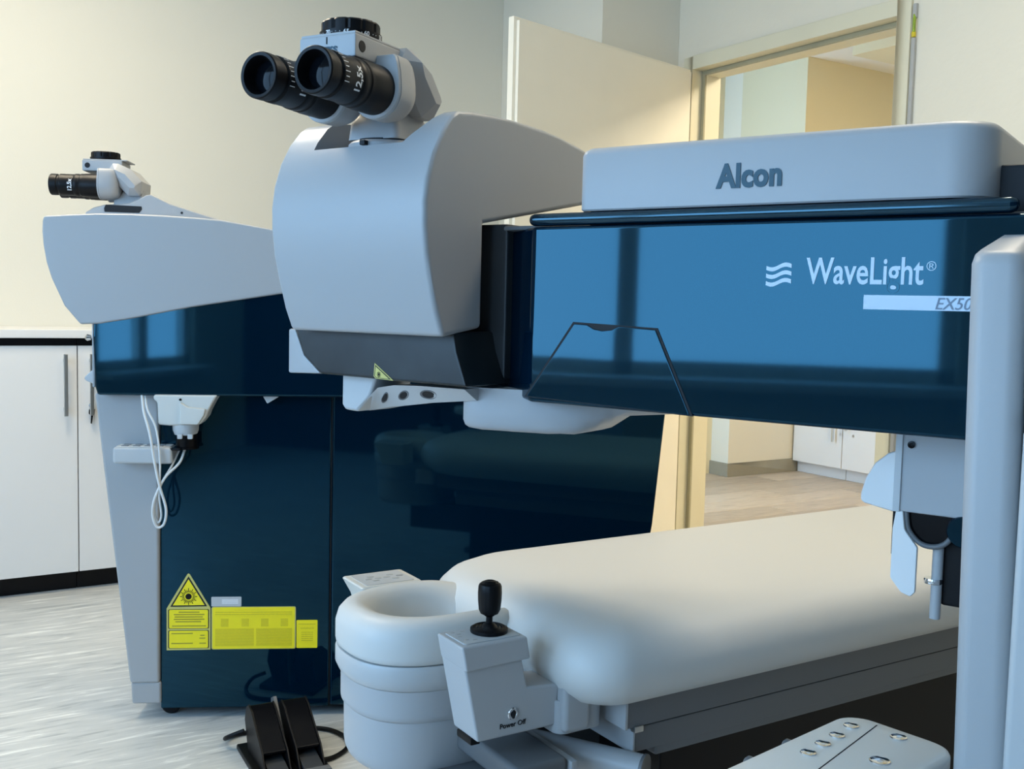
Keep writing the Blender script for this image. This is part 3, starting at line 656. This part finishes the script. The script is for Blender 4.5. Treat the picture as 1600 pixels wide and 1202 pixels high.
loft('cushion_tray', [dl_(.945, .492), dl_(.965, .495), dl_(1.0, .506), dl_(1.0, .526), dl_(.985, .530), dl_(.94, .5305)], 'paint_white', bed)
loft('head_drum', [dl_(.91, .444), dl_(.935, .448), dl_(.94, .455), dl_(.94, .4915)], 'drum', bed)
loft('lower_drum', [dl_(.83, .362), dl_(.86, .365), dl_(.888, .374), dl_(.900, .385), dl_(.905, .444)], 'drum', bed)
# joystick console
con = [(-.1913, .5999), (-.1628, .4643), (-.0363, .4638), (-.0317, .5220), (-.0852, .5280), (-.0955, .5720), (-.0950, .6000)]
jc = prism('joystick_console', con, 'y', -.204, -.138, 'drum', bed, bev=.0035, seg=3)
prism('console_head', [(-.1920, .6003), (-.1848, .5660), (-.0842, .5685), (-.0905, .6005)], 'y', -.209, -.1375, 'drum', jc, bev=.003, seg=3)
def tz(x, y): return .6005 + (x + .14) * .012
prism('console_plate', rrect(-.1835, -.0965, -.2005, -.1445, .004), 'z', .6000, .6018, 'paint_white', jc, bev=.0004)
bm = bmesh.new()
for k, (x, y) in enumerate(((-.176, -.152), (-.170, -.160), (-.174, -.170), (-.160, -.152), (-.172, -.186), (-.162, -.190))): add_box(bm, x - .003, x + .003, y - .0012, y + .0012, .6018, .6021)
finish('console_marks', bm, 'duct', jc, smooth=0)
JX, JY = -.127, -.168
lathe('joystick_boot', [(.0255, .601), (.0262, .603), (.0260, .6065), (.0225, .6085), (.0215, .6065), (.0185, .6085), (.0165, .607), (.0140, .6095), (.0115, .608), (.0085, .6120), (.0045, .614)], 'black', jc, n=44, mtx=T(JX, JY, 0))
lathe('joystick_stem', [(.0046, .610), (.0046, .6225), (.0075, .6245), (.009, .6275)], 'black', jc, n=24, mtx=T(JX, JY, 0))
n = 48; jl = []
for r, z in ((.0085, .6260), (.0125, .6275), (.0150, .6330), (.0162, .6450), (.0165, .6560), (.0160, .6650), (.0148, .6680), (.0128, .6688)):
    jl.append([(JX + r * (1 - .035 * (i % 6 == 0)) * math.cos(2 * math.pi * i / n), JY + r * (1 - .035 * (i % 6 == 0)) * math.sin(2 * math.pi * i / n), z) for i in range(n)])
loft('joystick_grip', jl, 'black', jc, smooth=28)
lathe('joystick_button', [(.0120, .6685), (.0120, .6702), (.0105, .6706), (.0100, .6700), (.0088, .6716), (.0070, .6724), (0, .6726)], 'black_gloss', jc, n=32, mtx=T(JX, JY, 0))
lathe('emergency_emblem', [(0, .0012), (.0040, .0012), (.0050, .0022), (.0078, .0022), (.0086, .0012), (.0086, 0)], 'chrome', jc, n=28, mtx=T(-.108, -.204, .4945) @ Matrix.Rotation(R(90), 4, 'X'))
prism('emblem_mark', [(-.1095, .4885), (-.1065, .4885), (-.1045, .4965), (-.1075, .5005), (-.1115, .4955)], 'y', -.2068, -.2058, 'gap', jc, bev=0)
lettering('switch_lettering', 'Power Off', .0098, T(-.108, -.2044, .4765) @ TXT, 'gap', jc, align='CENTER', offset=.0001)
box('console_foot', -.165, -.150, -.19, -.15, .455, .4655, 'black', bed, bev=.002)
box('drum_label', -.118, -.096, -.0758, -.0738, .4050, .4085, 'gap', bed, bev=0)
# second console with keypad, other side
kb = loft('keypad_console', [[(x, y, .515) for x, y in rrect(-.145, -.060, .165, .235, .006)], [(x, y, .560) for x, y in rrect(-.158, -.060, .163, .240, .006)], [(x, y, .5835) for x, y in rrect(-.170, -.060, .162, .245, .005)], [(x, y, .5855) for x, y in rrect(-.168, -.062, .164, .243, .004)]], 'beige', bed, smooth=40)
prism('keypad_plate', rrect(-.158, -.070, .170, .237, .004), 'z', .5853, .5862, 'paint_white', kb, bev=0)
for x, y in ((-.140, .204), (-.122, .204), (-.131, .216), (-.131, .192), (-.106, .204), (-.095, .216), (-.095, .192), (-.082, .204)):
    prism('key', rrect(x - .006, x + .006, y - .003, y + .003, .002, 3), 'z', .5861, .5868, 'duct' if x < -.09 else 'key_grey', kb, bev=0)
# under frame
box('bracket', -.034, .012, -.222, -.10, .455, .530, 'paint', bed, bev=.008, seg=3)
prism('mounting_block', rrect(-.040, .040, -.215, .20, .016), 'z', .452, .5, 'paint', bed, bev=.002)
box('upper_rail', .060, 1.70, -.243, -.17, .452, .497, 'rail', bed, bev=.002)
box('rail_end', .0555, .0605, -.2445, -.13, .4515, .4975, 'paint', bed, bev=.001)
box('lower_rail', .078, 1.68, -.238, -.17, .412, .449, 'rail', bed, bev=.002)
box('rail_end', .0745, .0785, -.2395, -.10, .4115, .4495, 'paint', bed, bev=.001)
box('rail_clip', .072, .088, -.2465, -.236, .445, .454, 'steel', bed, bev=.001)
box('upper_rail', .060, 1.70, .16, .233, .452, .497, 'rail', bed, bev=.002)
box('side_shroud', .12, 1.66, -.236, .22, .398, .452, 'rail', bed, bev=.004)
box('shroud_skirt', .16, 1.64, -.200, .19, .20, .399, 'black', bed, bev=.004)
prism('pedestal', rrect(.25, 1.55, -.20, .18, .03), 'z', .03, .21, 'black', bed, bev=.004)
prism('base_plate', rrect(.10, 1.66, -.26, .24, .05), 'z', 0, .035, 'dark', bed, bev=.006)
tube('cross_tube', [(-.02, -.10, .398), (.075, -.262, .398)], .021, 'paint', bed, n=28, k=1)
lathe('tube_cap', [(.0195, -.002), (.0222, 0), (.0222, .004), (.019, .005), (0, .0052)], 'rail', bed, n=28, mtx=T(.0755, -.2628, .398) @ Matrix.Rotation(R(120.4), 4, 'Z') @ Matrix.Rotation(R(-90), 4, 'Y'))
box('drive_cover', -.12, -.035, -.235, .10, .395, .430, 'rail', bed, bev=.008, seg=3)
box('drive_end', -.033, -.022, -.24, -.12, .392, .424, 'paint', bed, bev=.002)
prism('knee_box', rrect(-.17, -.06, -.20, -.06, .01), 'z', .30, .372, 'rail', bed, bev=.004)
box('support_beam', -.10, .30, -.05, .10, .28, .37, 'dark', bed, bev=.004)

# ------------------------------------------------------------------ control keypad beside the tower
ck = thing('control_panel', 'light grey control panel with six round silver buttons beside the tower', 'control panel', (0.3636, 1.0767, 0), 41.4)
def kpl(d, z): return [(x, y, z) for x, y in rrect(-.33 + d, .016 - d, -.118 + d, .004 - d, .026, 8)]
loft('panel_body', [kpl(.012, .588), kpl(.003, .592), kpl(0, .600), kpl(0, .6155), kpl(.0012, .6185), kpl(.004, .6200)], 'panel', ck, smooth=50)
box('groove', -.30, .006, -.0440, -.0428, .6195, .6203, 'gap', ck, bev=0, mtx=T(.005, -.034, 0) @ Matrix.Rotation(R(8), 4, 'Z') @ T(-.005, .0434, 0))
def silver(x, y, r):
    lathe('button', [(r * 1.08, .6195), (r * 1.08, .6206), (r, .6212), (r * .9, .6206), (r * .6, .6201), (0, .6199)], 'chrome', ck, n=28, mtx=T(x, y, 0))
for x, y in ((-.0178, -.0181), (-.0515, -.0222), (-.0811, -.0245), (-.1112, -.0271)): silver(x, y, .0075)
silver(-.0056, -.0642, .0080); silver(-.0725, -.0811, .0095)
for x in (-.085, -.150): lathe('side_knob', [(.007, 0), (.008, .003), (.008, .012), (.006, .014), (0, .0145)], 'rail', ck, n=20, mtx=T(x, .0035, .605) @ Matrix.Rotation(R(-90), 4, 'X'))
loft('panel_stand', [[(x, y, 0) for x, y in rrect(-.27, -.06, -.112, -.006, .02)], [(x, y, .02) for x, y in rrect(-.27, -.06, -.112, -.006, .02)], [(x, y, .03) for x, y in rrect(-.21, -.12, -.085, -.03, .015)], [(x, y, .589) for x, y in rrect(-.20, -.13, -.08, -.035, .015)]], 'dark', ck)

# ------------------------------------------------------------------ foot pedal and its cable
fp = thing('foot_pedal', 'black double foot pedal with hoods on the floor before the left laser', 'foot pedal', (-.612, 2.350, 0), 28)
box('base_plate', -.012, .150, -.26, .0, 0, .014, 'black', fp, bev=.004)
hood = [(-.045, .014), (-.015, .075), (-.025, .105), (-.045, .118), (-.070, .112), (-.115, .082), (-.165, .052), (-.165, .046), (-.115, .072), (-.070, .100), (-.048, .106), (-.036, .098), (-.028, .074), (-.062, .014)]
for x in (.004, .080):
    h = prism('hood', hood, 'x', x + .004, x + .056, 'black_gloss', fp, bev=.0015)
    for s in (x, x + .056):
        prism('hood_side', [(-.045, .014), (-.014, .076), (-.024, .107), (-.046, .121), (-.072, .114), (-.118, .084), (-.168, .054), (-.20, .014)], 'x', s, s + .004, 'black', h, bev=.001)
    prism('treadle', [(-.07, .016), (-.07, .050), (-.21, .022), (-.21, .016)], 'x', x + .008, x + .052, 'dark', fp, bev=.002)
prism('middle_rib', [(-.02, .014), (-.01, .115), (-.03, .125), (-.10, .060), (-.13, .014)], 'x', .066, .074, 'rail', fp, bev=.001)
box('front_bar', .004, .136, -.255, -.235, .014, .034, 'rail', fp, bev=.002)
pc = tube('pedal_cable', [(-.605, 2.345, .045), (-.640, 2.345, .030), (-.655, 2.375, .012), (-.630, 2.42, .006), (-.53, 2.455, .006), (-.44, 2.46, .006), (-.385, 2.42, .006), (-.365, 2.36, .006), (-.39, 2.30, .006), (-.43, 2.275, .012), (-.462, 2.27, .03)], .0052, 'black')
bpy.context.view_layer.update(); pc.parent = fp; pc.matrix_parent_inverse = fp.matrix_world.inverted()
